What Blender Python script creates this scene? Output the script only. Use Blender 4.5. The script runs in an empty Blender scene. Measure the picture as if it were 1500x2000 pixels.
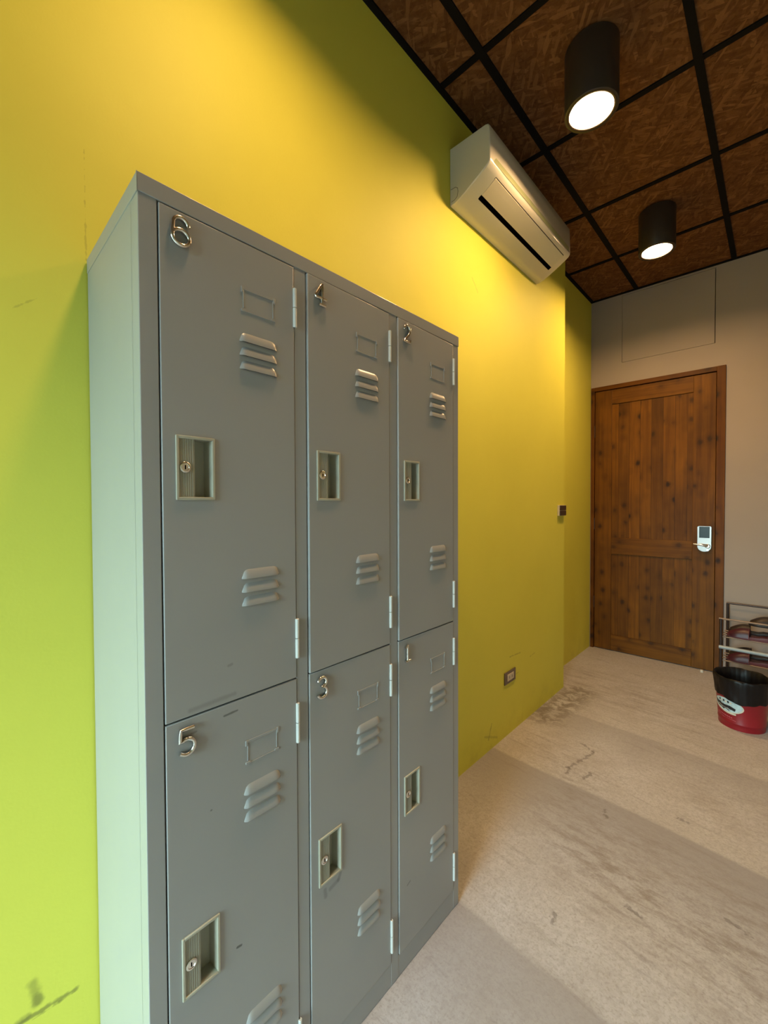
import bpy, bmesh, math, random
from mathutils import Vector, Matrix
random.seed(7)
S = bpy.context.scene
COL = S.collection
PI = math.pi

# ------------------------------------------------------------------ camera
FPX = 807.186
F = Vector((-0.68986599, 0.72369895, -0.01856746))
R = Vector((0.72386732, 0.68992868, -0.00381215))
U = Vector((-0.01005137, 0.01607025, 0.99982034))
cd = bpy.data.cameras.new('camera')
cam = bpy.data.objects.new('camera', cd)
COL.objects.link(cam)
cd.sensor_fit = 'HORIZONTAL'
cd.sensor_width = 36.0
cd.lens = FPX * 36.0 / 1500.0
cd.clip_start = 0.02
cam.matrix_world = Matrix(((R.x, U.x, -F.x, 1.06987), (R.y, U.y, -F.y, 0.0), (R.z, U.z, -F.z, 1.278), (0, 0, 0, 1)))
S.camera = cam

# ------------------------------------------------------------------ room numbers (metres)
HC = 3.0439           # ceiling
YW = 2.92828          # where the yellow wall steps back
REC = 0.13986         # depth of the step
YE = 3.93634          # end wall at x = 0
ANG = math.atan(0.02001)
XR = 2.5             # right wall
YB = -1.75            # back wall with the daylight opening
DL = 0.34142          # locker depth
Y0 = 0.20852          # locker near side
LW = 0.89496
LH = 1.79944

# ------------------------------------------------------------------ light and exposure
DAY = 22.5
GROUND = 0.09         # brightness of the ground outside, relative to the sky
DAYCOL = (0.68, 0.97, 1.0)
LAMP = 355.0
LAMP_DIM = 0.56         # unseen lamp above the lockers' near end, dimmed to suit the wall's brightness
LAMPCOL = (1.0, 0.61, 0.28)
S.view_settings.view_transform = 'Standard'
S.view_settings.look = 'None'
S.view_settings.gamma = 1.0
S.view_settings.use_curve_mapping = False
S.view_settings.exposure = 0.2
world = bpy.data.worlds.new('overcast_sky')
S.world = world
world.use_nodes = True
bg = world.node_tree.nodes['Background']
bg.inputs['Color'].default_value = (*DAYCOL, 1)
wt = world.node_tree
wtc = wt.nodes.new('ShaderNodeTexCoord')
wsx = wt.nodes.new('ShaderNodeSeparateXYZ')
wmr = wt.nodes.new('ShaderNodeMapRange')
wmr.inputs['From Min'].default_value = -0.04
wmr.inputs['From Max'].default_value = 0.10
wmr.inputs['To Min'].default_value = DAY * GROUND
wmr.inputs['To Max'].default_value = DAY
wt.links.new(wtc.outputs['Generated'], wsx.inputs[0])
wt.links.new(wsx.outputs[2], wmr.inputs['Value'])
wt.links.new(wmr.outputs[0], bg.inputs['Strength'])
WIN = (0.10, 1.15, 0.06, 2.10)     # x0, x1, z0, z1 of the opening in the back wall
ld = bpy.data.lights.new('window_daylight', 'AREA')
ld.shape = 'RECTANGLE'
ld.size = WIN[1] - WIN[0]
ld.size_y = WIN[3] - WIN[2]
ld.cycles.is_portal = True
lo = bpy.data.objects.new('window_daylight', ld)
COL.objects.link(lo)
lo.location = ((WIN[0] + WIN[1]) / 2, YB - 0.06, (WIN[2] + WIN[3]) / 2)
lo.rotation_euler = (PI / 2, 0, 0)     # -Z turned to +Y
try:
    S.cycles.use_denoising = True
    S.cycles.denoiser = 'OPENIMAGEDENOISE'
    S.cycles.max_bounces = 10
    S.cycles.diffuse_bounces = 6
    S.cycles.sample_clamp_indirect = 6.0
    S.cycles.caustics_reflective = False
    S.cycles.caustics_refractive = False
except Exception:
    pass


# ------------------------------------------------------------------ material helpers
class NT:
    def __init__(s, name):
        s.m = bpy.data.materials.new(name)
        s.m.use_nodes = True
        s.t = s.m.node_tree
        s.b = s.t.nodes['Principled BSDF']
        s._co = None

    def n(s, typ, **kw):
        nd = s.t.nodes.new(typ)
        for k, v in kw.items():
            setattr(nd, k, v)
        return nd

    def link(s, a, b):
        s.t.links.new(a, b)

    def setin(s, node, key, v):
        if isinstance(v, bpy.types.NodeSocket):
            s.link(v, node.inputs[key])
        elif isinstance(v, (tuple, list)) and len(v) == 3 and node.inputs[key].type == 'RGBA':
            node.inputs[key].default_value = (*v, 1)
        else:
            node.inputs[key].default_value = v

    def co(s):
        if s._co is None:
            s._co = s.n('ShaderNodeTexCoord').outputs['Object']
        return s._co

    def mapping(s, scale=(1, 1, 1), rot=(0, 0, 0), loc=(0, 0, 0), vec=None):
        m = s.n('ShaderNodeMapping')
        m.inputs['Scale'].default_value = scale
        m.inputs['Rotation'].default_value = rot
        m.inputs['Location'].default_value = loc
        s.link(vec or s.co(), m.inputs['Vector'])
        return m.outputs[0]

    def noise(s, scale=5, detail=3, rough=.5, vec=None, dist=0.0):
        n = s.n('ShaderNodeTexNoise')
        n.inputs['Scale'].default_value = scale
        n.inputs['Detail'].default_value = detail
        n.inputs['Roughness'].default_value = rough
        n.inputs['Distortion'].default_value = dist
        s.link(vec or s.co(), n.inputs['Vector'])
        return n.outputs['Fac']

    def ramp(s, fac, stops, interp='LINEAR'):
        r = s.n('ShaderNodeValToRGB')
        r.color_ramp.interpolation = interp
        e = r.color_ramp.elements
        while len(e) < len(stops):
            e.new(0.5)
        for el, (p, c) in zip(e, stops):
            el.position = p
            if not isinstance(c, (tuple, list)):
                c = (c, c, c)
            el.color = (*c, 1)
        s.setin(r, 'Fac', fac)
        return r.outputs['Color']

    def mix(s, fac, a, b, mode='MIX'):
        m = s.n('ShaderNodeMix', data_type='RGBA', blend_type=mode)
        s.setin(m, 0, fac)
        s.setin(m, 6, a)
        s.setin(m, 7, b)
        return m.outputs[2]

    def math(s, op, a, b=0.0, c=None, clamp=False):
        m = s.n('ShaderNodeMath', operation=op, use_clamp=clamp)
        s.setin(m, 0, a)
        s.setin(m, 1, b)
        if c is not None:
            s.setin(m, 2, c)
        return m.outputs[0]

    def xyz(s, vec=None):
        x = s.n('ShaderNodeSeparateXYZ')
        s.link(vec or s.co(), x.inputs[0])
        return x.outputs

    def combine(s, x, y, z):
        c = s.n('ShaderNodeCombineXYZ')
        for i, v in enumerate((x, y, z)):
            s.setin(c, i, v)
        return c.outputs[0]

    def seg(s, a, b, w, soft, axes=(1, 2), rough=0.0):
        """soft mask around the segment a-b in the plane of two object axes"""
        X = s.xyz()
        px, py = X[axes[0]], X[axes[1]]
        dx, dy = b[0] - a[0], b[1] - a[1]
        L2 = dx * dx + dy * dy + 1e-9
        ax = s.math('SUBTRACT', px, a[0])
        ay = s.math('SUBTRACT', py, a[1])
        t = s.math('DIVIDE', s.math('ADD', s.math('MULTIPLY', ax, dx), s.math('MULTIPLY', ay, dy)), L2, clamp=True)
        qx = s.math('SUBTRACT', ax, s.math('MULTIPLY', t, dx))
        qy = s.math('SUBTRACT', ay, s.math('MULTIPLY', t, dy))
        d = s.math('SQRT', s.math('ADD', s.math('MULTIPLY', qx, qx), s.math('MULTIPLY', qy, qy)))
        if rough:
            d = s.math('ADD', d, s.math('MULTIPLY', s.math('SUBTRACT', s.noise(60, 3), .5), rough))
        mr = s.n('ShaderNodeMapRange', interpolation_type='SMOOTHSTEP')
        s.setin(mr, 'Value', d)
        s.setin(mr, 'From Min', w)
        s.setin(mr, 'From Max', w + soft)
        s.setin(mr, 'To Min', 1.0)
        s.setin(mr, 'To Max', 0.0)
        return mr.outputs[0]

    def bump(s, h, strength=.2, dist=.01):
        b = s.n('ShaderNodeBump')
        b.inputs['Strength'].default_value = strength
        b.inputs['Distance'].default_value = dist
        s.link(h, b.inputs['Height'])
        s.link(b.outputs[0], s.b.inputs['Normal'])

    def out(s, color=None, rough=None, metal=None, spec=None, coat=None):
        if color is not None:
            s.setin(s.b, 'Base Color', color)
        if rough is not None:
            s.setin(s.b, 'Roughness', rough)
        if metal is not None:
            s.setin(s.b, 'Metallic', metal)
        if spec is not None:
            s.setin(s.b, 'Specular IOR Level', spec)
        if coat is not None:
            s.setin(s.b, 'Coat Weight', coat)
        return s.m


def plain(name, col, rough=.5, metal=0.0, spec=.5, var=.06, scale=30, bump=0.0):
    t = NT(name)
    n = t.noise(scale, 4)
    lo_ = tuple(c * (1 - var) for c in col)
    hi = tuple(min(1, c * (1 + var)) for c in col)
    t.out(t.ramp(n, [(.3, lo_), (.7, hi)]), rough, metal, spec)
    if bump:
        t.bump(n, bump, .002)
    return t.m


M = {}
# yellow-green wall paint
t = NT('lime_yellow_paint')
base = t.ramp(t.noise(1.3, 5, .6), [(.3, (.635, .615, .080)), (.7, (.69, .665, .092))])
c = base
for a, b, w, sf, k in [((.04, .262), (.168, .2505), .0012, .006, .75), ((.045, .250), (.165, .2465), .0004, .0016, .35),
                       ((.099, .322), (.105, .277), .001, .013, .55), ((.104, .290), (.108, .276), .004, .008, .5),
                       ((.075, .262), (.088, .262), .003, .007, .5),
                       ((2.13, .428), (2.26, .418), .0006, .005, .45), ((2.39, .36), (2.46, .365), .0004, .004, .4),
                       ((2.2, .31), (2.24, .31), .0003, .004, .3), ((1.93, .13), (1.90, .06), .001, .006, .5),
                       ((1.86, .09), (1.99, .035), .001, .008, .35), ((1.74, 2.36), (1.79, 2.31), .0006, .006, .25), ((.2075, 1.80), (.2070, 2.03), .0002, .0014, .3),
                       ((.085, 1.655), (.125, 1.690), .0003, .002, .3)]:
    c = t.mix(t.math('MULTIPLY', t.seg(a, b, w, sf, rough=.012), k * .85), c, (.13, .13, .035))
dirt = t.ramp(t.xyz()[2], [(.0, 1.0), (.22, .0)])
dirtn = t.math('MULTIPLY', t.math('MULTIPLY', dirt, t.ramp(t.noise(9, 6, .7), [(.48, 0.0), (.8, 1.0)])), .35)
c = t.mix(dirtn, c, (.28, .26, .06))
t.out(c, .62, spec=.3)
t.bump(t.noise(140, 3), .12, .0015)
M['yellow'] = t.m
# grey-taupe plaster
t = NT('warm_grey_paint')
t.out(t.ramp(t.noise(1.5, 4), [(.3, (.36, .315, .29)), (.7, (.40, .35, .322))]), .7, spec=.25)
t.bump(t.noise(120, 3), .08, .001)
M['grey_wall'] = t.m
M['joint'] = plain('dark_joint', (.02, .018, .016), .8)
M['shell'] = plain('grey_paint', (.46, .44, .42), .8)

# floor: concrete in tonal bands
t = NT('banded_concrete')
X = t.xyz()
wob = t.math('MULTIPLY', t.math('SUBTRACT', t.noise(1.1, 2, vec=t.mapping((.9, .25, 1))), .5), .10)
yb = t.math('ADD', t.math('ADD', X[1], wob), t.math('MULTIPLY', t.math('MULTIPLY', X[0], X[0]), .03))


def floor_band(y0_, reach):
    """one tonal band: greyest at its far rim y0_, fading towards the viewer"""
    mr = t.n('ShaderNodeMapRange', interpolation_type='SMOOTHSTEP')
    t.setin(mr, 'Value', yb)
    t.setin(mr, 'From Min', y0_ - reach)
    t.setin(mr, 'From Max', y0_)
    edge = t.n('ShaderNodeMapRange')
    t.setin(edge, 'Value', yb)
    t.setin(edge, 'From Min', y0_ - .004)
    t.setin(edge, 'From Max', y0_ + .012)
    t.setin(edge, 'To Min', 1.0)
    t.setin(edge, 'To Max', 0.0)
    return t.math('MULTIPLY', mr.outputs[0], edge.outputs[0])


fine = t.noise(55, 5, .65)
mid = t.noise(6, 6, .62)
big = t.noise(1.6, 4, .5)
streak = t.noise(5, 6, .68, vec=t.mapping((.8, 4.5, 1), vec=t.mapping(rot=(0, 0, .12))))
streak2 = t.noise(11, 6, .75, vec=t.mapping((.7, 4.0, 1), loc=(3, 1, 0), vec=t.mapping(rot=(0, 0, -.15))))
c = t.ramp(mid, [(.25, (0.392, 0.376, 0.395)), (.55, (0.476, 0.466, 0.502)), (.8, (0.530, 0.531, 0.589))])
c = t.mix(t.ramp(big, [(.4, 0.0), (.7, .5)]), c, (0.457, 0.431, 0.414))
c = t.mix(t.ramp(fine, [(.36, .42), (.56, 0.0)]), c, (0.301, 0.281, 0.294))
c = t.mix(t.ramp(t.noise(130, 3, .7), [(.35, .55), (.5, 0.0)]), c, (0.286, 0.259, 0.246))
c = t.mix(t.ramp(t.noise(75, 3, .6), [(.60, 0.0), (.75, .45)]), c, (0.594, 0.572, 0.564))
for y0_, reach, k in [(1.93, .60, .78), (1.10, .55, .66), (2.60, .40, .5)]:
    c = t.mix(t.math('MULTIPLY', floor_band(y0_, reach), k), c, (0.275, 0.263, 0.282))
c = t.mix(t.ramp(streak, [(.56, 0.0), (.72, .55)]), c, (0.229, 0.206, 0.206))
c = t.mix(t.ramp(streak2, [(.62, 0.0), (.74, .6)]), c, (0.174, 0.155, 0.157))
for a, b, w, k in [((.50, 1.72), (1.05, 1.62), .10, .50), ((.62, 1.50), (1.25, 1.36), .06, .45), ((.20, 2.15), (.42, 2.02), .06, .35), ((.9, 2.25), (1.3, 2.15), .08, .3)]:
    msk = t.math('MULTIPLY', t.seg(a, b, w, .16, axes=(0, 1)), t.ramp(t.noise(16, 7, .78, vec=t.mapping((.55, 1.6, 1))), [(.46, 0.0), (.62, 1.0)]))
    c = t.mix(t.math('MULTIPLY', msk, k), c, (.20, .165, .145))
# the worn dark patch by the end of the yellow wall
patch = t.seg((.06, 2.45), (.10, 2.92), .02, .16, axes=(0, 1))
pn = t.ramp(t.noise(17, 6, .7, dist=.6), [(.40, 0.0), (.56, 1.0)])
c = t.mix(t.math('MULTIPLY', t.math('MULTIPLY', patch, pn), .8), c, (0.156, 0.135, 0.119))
far = t.seg((.05, 3.15), (.6, 3.0), .05, .4, axes=(0, 1))
pn2 = t.ramp(t.noise(5, 6, .7, vec=t.mapping((.8, 4, 1))), [(.45, 0.0), (.7, .6)])
c = t.mix(t.math('MULTIPLY', far, pn2), c, (0.201, 0.171, 0.150))
for a, b, w in [((.345, 2.04), (.40, 2.26), .003), ((.40, 2.26), (.33, 2.30), .003), ((.425, 2.01), (.44, 2.07), .009),
                ((.735, 1.46), (.775, 1.45), .003), ((.97, 1.62), (1.02, 1.61), .004), ((.79, 2.02), (.83, 2.01), .003),
                ((.56, 1.86), (.575, 1.82), .002), ((.58, 1.28), (.585, 1.25), .003), ((.36, 2.0), (.35, 2.05), .002)]:
    c = t.mix(t.math('MULTIPLY', t.seg(a, b, w * .3, .009, axes=(0, 1), rough=.05), .5), c, (0.101, 0.090, 0.088))
t.out(c, t.ramp(mid, [(.3, .48), (.7, .66)]), spec=.35)
t.bump(t.math('ADD', fine, t.math('MULTIPLY', mid, .6)), .16, .003)
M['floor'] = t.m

# oriented strand board: straight chips in four directions
t = NT('dark_strand_board')
P = t.co()
layers = []
for k, (ang, sx, sy, sc, off) in enumerate([(.4, 1, 5.0, 14, 0), (1.45, 1, 5.5, 15, 5), (2.4, 1, 4.5, 13, 9), (-.35, 1, 6, 16, 13), (.95, 1, 5.5, 15, 21)]):
    v = t.n('ShaderNodeTexVoronoi', feature='F1')
    v.inputs['Scale'].default_value = sc
    v.inputs['Randomness'].default_value = 1.0
    t.link(t.mapping((sx, sy, 1), loc=(off, off, 0), vec=t.mapping((1, 1, 1), (0, 0, ang))), v.inputs['Vector'])
    layers.append(t.xyz(v.outputs['Color']))
c = t.ramp(layers[0][0], [(0, (0.082, 0.032, 0.010)), (.5, (0.131, 0.053, 0.017)), (1, (0.197, 0.087, 0.032))])
for k, th in ((1, .5), (2, .6), (3, .66), (4, .74)):
    c = t.mix(t.ramp(layers[k][1], [(th, 0.0), (th + .02, .85)]), c,
              t.ramp(layers[k][0], [(0, (0.070, 0.026, 0.008)), (.6, (0.148, 0.062, 0.021)), (1, (0.279, 0.130, 0.052))]))
c = t.mix(.35, c, t.ramp(t.noise(70, 4, .7), [(.3, (0.082, 0.032, 0.010)), (.7, (0.197, 0.087, 0.033))]))
t.out(c, .8, spec=.15)
t.bump(layers[1][0], .1, .002)
M['osb'] = t.m
M['black_metal'] = plain('black_metal', (.006, .005, .005), .75, spec=.12)
M['lamp_black'] = plain('dark_bronze_powder_coat', (.030, .022, .017), .38, .0)


# knotty stained pine, grain along object axis
def pine(name, axis=2, off=0.0, lo_=(.098, .034, .0016), hi=(.225, .090, .005), planks=0.0, knots=True):
    t = NT(name)
    X = t.xyz()
    gx = (X[0], X[1], X[2])
    along = gx[axis]
    across = gx[0] if axis == 2 else gx[2]
    if planks:
        idx = t.math('FLOOR', t.math('DIVIDE', across, planks))
        rnd = t.n('ShaderNodeTexWhiteNoise', noise_dimensions='1D')
        t.setin(rnd, 'W', idx)
        shift = t.math('MULTIPLY', rnd.outputs[0], 9.0)
    else:
        idx = None
        shift = off
    v = t.combine(t.math('MULTIPLY', across, 1.0), shift, t.math('ADD', along, shift))
    # knots
    kv = t.n('ShaderNodeTexVoronoi', feature='F1')
    kv.inputs['Scale'].default_value = 1.0
    kvec = t.n('ShaderNodeMapping')
    kvec.inputs['Scale'].default_value = (11.5, 1, 8.5)
    t.link(v, kvec.inputs['Vector'])
    t.link(kvec.outputs[0], kv.inputs['Vector'])
    kd = kv.outputs['Distance']
    kc = t.xyz(kv.outputs['Color'])
    pick = t.ramp(kc[0], [(.20, 0.0), (.26, 1.0)])
    kn = t.math('MULTIPLY', t.ramp(t.math('ADD', kd, t.math('MULTIPLY', t.math('SUBTRACT', t.noise(45, 4, .7), .5), .30)), [(.08, 1.0), (.24, 0.0)]), pick)
    halo = t.math('MULTIPLY', t.ramp(kd, [(.10, 1.0), (.50, 0.0)]), pick)
    kn = t.math('MULTIPLY', kn, t.ramp(kc[1], [(.15, .6), (.7, 1.0)]))
    gv = t.n('ShaderNodeMapping')
    gv.inputs['Scale'].default_value = (38, 1, 1.6)
    t.link(v, gv.inputs['Vector'])
    g = t.noise(1.0, 5, .6, vec=gv.outputs[0], dist=.5)
    g2 = t.noise(2.2, 4, .55, vec=v)
    c = t.ramp(g, [(.22, lo_), (.70, hi)])
    c = t.mix(t.ramp(g2, [(.35, .55), (.65, 0.0)]), c, tuple(x * .55 for x in lo_))
    if planks:
        tone = t.ramp(rnd.outputs[0], [(0, .86), (1, 1.10)])
        c = t.mix(1.0, c, tone, 'MULTIPLY')
        fr = t.math('FRACT', t.math('DIVIDE', across, planks))
        gap = t.ramp(fr, [(0, 1.0), (.035, 0.0), (.965, 0.0), (1.0, 1.0)])
        c = t.mix(t.math('MULTIPLY', gap, .7), c, tuple(x * .3 for x in lo_))
    if knots:
        c = t.mix(t.math('MULTIPLY', halo, .38), c, tuple(x * .35 for x in lo_))
        c = t.mix(t.math('MULTIPLY', kn, .92), c, (.022, .010, .004))
    t.out(c, .5, spec=.22)
    t.bump(g, .08, .002)
    return t.m


M['pine_v'] = pine('stained_pine_upright', 2, 1.3)
M['pine_h'] = pine('stained_pine_rail', 0, 4.1)
M['pine_p'] = pine('stained_pine_planks', 2, planks=.0796)
M['pine_f'] = pine('dark_stained_pine_frame', 2, 7.7, lo_=(.09, .028, .0014), hi=(.185, .066, .003))
M['pine_fh'] = pine('dark_stained_pine_head', 0, 2.2, lo_=(.09, .028, .0014), hi=(.185, .066, .003))

# locker paint
t = NT('grey_green_locker_enamel')
t.out(t.ramp(t.noise(2.5, 4), [(0, (.30, .305, .305)), (1, (.34, .345, .345))]), t.ramp(t.noise(3, 3), [(0, .26), (1, .36)]), spec=.5)
t.bump(t.noise(7, 2), .12, .006)
M['locker'] = t.m


def door_mat(marks, name):
    t = NT(name)
    c = t.ramp(t.noise(2.5, 4), [(0, (.30, .305, .305)), (1, (.34, .345, .345))])
    for a, b, w, sf, k in marks:
        c = t.mix(t.math('MULTIPLY', t.seg(a, b, w, sf, rough=.003), k), c, (.06, .065, .06))
    t.out(c, t.ramp(t.noise(3, 3), [(0, .26), (1, .36)]), spec=.5)
    t.bump(t.noise(7, 2), .12, .006)
    return t.m


M['lock_plastic'] = plain('pale_khaki_plastic', (.42, .41, .33), .38, var=.03)
M['lock_shade'] = plain('ribbed_khaki_plastic', (.33, .32, .255), .45, var=.04)
M['chrome'] = plain('chrome', (.80, .76, .71), .20, 1.0, var=.03)
M['satin'] = plain('satin_nickel', (.42, .40, .39), .34, 1.0, var=.04)
M['steel'] = plain('zinc_steel', (.62, .62, .60), .28, 1.0, var=.05)
M['zinc_paint'] = plain('light_zinc_paint', (.60, .62, .60), .35, 0.0, var=.05)
M['black'] = plain('black_void', (.002, .002, .002), .9, spec=0.0)
M['ac'] = plain('cream_abs_plastic', (.62, .60, .52), .20, var=.02, scale=4)
M['ac2'] = plain('cream_abs_flap', (.60, .57, .48), .30, var=.02, scale=4)
M['ac_strip'] = plain('grey_green_display_strip', (.34, .38, .22), .2, var=.02)
M['brown'] = plain('dark_brown_plastic', (.045, .028, .022), .35)
M['beige'] = plain('beige_plastic', (.60, .54, .40), .45)
M['taupe'] = plain('taupe_metal_plate', (.15, .12, .10), .35, .3)
M['socket'] = plain('off_white_socket', (.55, .50, .42), .4)
M['screen'] = plain('dark_glossy_screen', (.010, .022, .030), .08)
M['red_tin'] = plain('red_painted_tin', (.25, .008, .016), .35, var=.1, scale=8)
M['liner'] = plain('black_bin_liner', (.005, .004, .005), .42, spec=.3, var=.3, scale=20, bump=.5)
M['pale_blue'] = plain('pale_blue_print', (.45, .60, .66), .45, var=.2, scale=60)
M['ink'] = plain('black_print', (.012, .014, .02), .4)
M['cream'] = plain('cream_print', (.66, .60, .50), .45)
M['pink'] = plain('pink_print', (.60, .16, .20), .45)
M['maroon'] = plain('maroon_vinyl', (.055, .008, .018), .42, var=.2)
M['maroon2'] = plain('maroon_sole_edge', (.13, .035, .045), .5)
M['dark_shoe'] = plain('dark_brown_leather', (.022, .014, .013), .5)
M['rack'] = plain('dark_tube_steel', (.05, .035, .033), .35, .5)
M['rack_daylit'] = plain('daylit_blue_tube', (.30, .36, .40), .4, 0.0)  # daylight reflecting off the front rail is put into its pale blue
M['rack_bar'] = plain('tan_coated_rod', (.25, .17, .12), .4)
for key, k in (('lamp', 1.0), ('lamp_dim', LAMP_DIM)):
    t = NT('warm_lamp_diffuser')
    em = t.n('ShaderNodeEmission')
    em.inputs['Color'].default_value = (*LAMPCOL, 1)
    em.inputs['Strength'].default_value = LAMP * k
    t.link(em.outputs[0], t.t.nodes['Material Output'].inputs['Surface'])
    M[key] = t.m


# ------------------------------------------------------------------ mesh helpers
class MB:
    """collects shapes and links them as one mesh object"""

    def __init__(s):
        s.v, s.f, s.mi, s.sm, s.mats = [], [], [], [], []

    def _m(s, mat):
        if mat not in s.mats:
            s.mats.append(mat)
        return s.mats.index(mat)

    def add(s, vs, fs, mat, smooth=False):
        o = len(s.v)
        s.v += [tuple(v) for v in vs]
        k = s._m(mat)
        for f in fs:
            s.f.append([i + o for i in f])
            s.mi.append(k)
            s.sm.append(smooth)

    def box(s, x0, x1, y0, y1, z0, z1, mat):
        vs = [(x, y, z) for x in (x0, x1) for y in (y0, y1) for z in (z0, z1)]
        s.add(vs, [(0, 1, 3, 2), (4, 6, 7, 5), (0, 4, 5, 1), (2, 3, 7, 6), (0, 2, 6, 4), (1, 5, 7, 3)], mat)

    def bbox(s, x0, x1, y0, y1, z0, z1, mat, r=.002, seg=2):
        bm = bmesh.new()
        bmesh.ops.create_cube(bm, size=1)
        for v in bm.verts:
            v.co = Vector(((x0 + x1) / 2 + v.co.x * (x1 - x0), (y0 + y1) / 2 + v.co.y * (y1 - y0), (z0 + z1) / 2 + v.co.z * (z1 - z0)))
        bmesh.ops.bevel(bm, geom=bm.edges[:], offset=r, segments=seg, affect='EDGES', profile=.5)
        bm.verts.index_update()
        cs = [v.co.copy() for v in bm.verts]
        bm.normal_update()
        flat = [max(abs(f.normal.x), abs(f.normal.y), abs(f.normal.z)) > .999 for f in bm.faces]
        k0 = len(s.f)
        s.add(cs, [[v.index for v in f.verts] for f in bm.faces], mat, True)
        for i, fl in enumerate(flat):
            if fl:
                s.sm[k0 + i] = False
        bm.free()

    def prism(s, pts, axis, a, b, mat, smooth=False):
        """closed polygon pts (2-D) extruded along an axis from a to b"""
        n = len(pts)

        def P(p, t_):
            return {0: (t_, p[0], p[1]), 1: (p[0], t_, p[1]), 2: (p[0], p[1], t_)}[axis]
        s.add([P(p, a) for p in pts] + [P(p, b) for p in pts], [[i, (i + 1) % n, n + (i + 1) % n, n + i] for i in range(n)], mat, smooth)
        s.add([P(p, a) for p in pts], [list(range(n))], mat)
        s.add([P(p, b) for p in pts], [list(range(n))], mat)

    def lathe(s, prof, c, mat, n=48, axis=2, smooth=True):
        vs, fs = [], []
        for r, h in prof:
            for k in range(n):
                a = 2 * PI * k / n
                p = (r * math.cos(a), r * math.sin(a), h)
                if axis == 0:
                    p = (h, r * math.cos(a), r * math.sin(a))
                elif axis == 1:
                    p = (r * math.cos(a), h, r * math.sin(a))
                vs.append((p[0] + c[0], p[1] + c[1], p[2] + c[2]))
        for i in range(len(prof) - 1):
            for k in range(n):
                fs.append((i * n + k, i * n + (k + 1) % n, (i + 1) * n + (k + 1) % n, (i + 1) * n + k))
        s.add(vs, fs, mat, smooth)

    def tube(s, pts, r, mat, n=10, closed=False, flat=None, cap=True):
        """round tube along 3-D points; flat = (normal, factor) squashes the section along a normal"""
        pts = [Vector(p) for p in pts]
        m = len(pts)
        rings = []
        up = None
        for i, p in enumerate(pts):
            a = pts[(i - 1) % m] if (closed or i) else p
            b = pts[(i + 1) % m] if (closed or i < m - 1) else p
            d = (b - a)
            if d.length < 1e-9:
                d = Vector((0, 0, 1))
            d.normalize()
            if flat:
                nrm = Vector(flat[0])
                side = d.cross(nrm).normalized()
                upv = nrm * flat[1]
            else:
                if up is None:
                    up = Vector((0, 0, 1)) if abs(d.z) < .9 else Vector((1, 0, 0))
                side = d.cross(up).normalized()
                upv = side.cross(d).normalized()
                up = upv
            rr = r(i / (m - 1)) if callable(r) else r
            rings.append([p + (side * math.cos(q) + upv * math.sin(q)) * rr for q in [2 * PI * k / n for k in range(n)]])
        vs = [v for rg in rings for v in rg]
        fs = []
        for i in range(m if closed else m - 1):
            j = (i + 1) % m
            for k in range(n):
                fs.append((i * n + k, i * n + (k + 1) % n, j * n + (k + 1) % n, j * n + k))
        s.add(vs, fs, mat, True)
        if cap and not closed:
            s.add(rings[0], [list(range(n))], mat)
            s.add(rings[-1], [list(range(n))], mat)

    def build(s, name, parent=None, loc=None, sharp=40):
        me = bpy.data.meshes.new(name)
        me.from_pydata(s.v, [], s.f)
        for m in s.mats:
            me.materials.append(m)
        for p, k, sm in zip(me.polygons, s.mi, s.sm):
            p.material_index = k
            p.use_smooth = sm
        bm = bmesh.new()
        bm.from_mesh(me)
        bmesh.ops.remove_doubles(bm, verts=bm.verts[:], dist=1e-6)
        bmesh.ops.recalc_face_normals(bm, faces=bm.faces[:])
        for e in bm.edges:
            if len(e.link_faces) == 2 and e.calc_face_angle(0) > math.radians(sharp):
                e.smooth = False
        bm.to_mesh(me)
        bm.free()
        o = bpy.data.objects.new(name, me)
        COL.objects.link(o)
        if parent:
            o.parent = parent
        if loc:
            o.location = loc
        return o


def tag(o, label=None, cat=None, group=None, kind=None):
    if label:
        o['label'] = label
    if cat:
        o['category'] = cat
    if group:
        o['group'] = group
    if kind:
        o['kind'] = kind
    return o


def empty(name, loc=(0, 0, 0), rz=0.0):
    o = bpy.data.objects.new(name, None)
    o.empty_display_size = .05
    COL.objects.link(o)
    o.location = loc
    o.rotation_euler = (0, 0, rz)
    return o


# ------------------------------------------------------------------ room shell
T = .12
b = MB()
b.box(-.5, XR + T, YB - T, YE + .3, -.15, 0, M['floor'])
tag(b.build('floor'), 'worn beige concrete floor with grey tonal bands and dark scuffs', 'floor', kind='structure')

b = MB()
b.box(-T - REC, 0, YB - T, YW, 0, HC + .1, M['yellow'])
b.box(-T - REC - .06, -REC, YW, YE + .15, 0, HC + .1, M['yellow'])
tag(b.build('wall_left'), 'bright lime yellow wall that steps back near the wooden door', 'wall', kind='structure')

# end wall, turned by ANG; local x along the wall, local y into it
end = MB()
AP = (.1015, .720, 2.4696, 3.0275)     # access panel opening
DO = (-.1345, .7858, 0.0, 2.2935)      # door opening
x0, x1 = -REC - .1, XR + .1
g = M['grey_wall']


def strip(xa, xb, za, zb):
    if xb > xa and zb > za:
        end.box(xa, xb, 0, T, za, zb, g)


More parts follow.
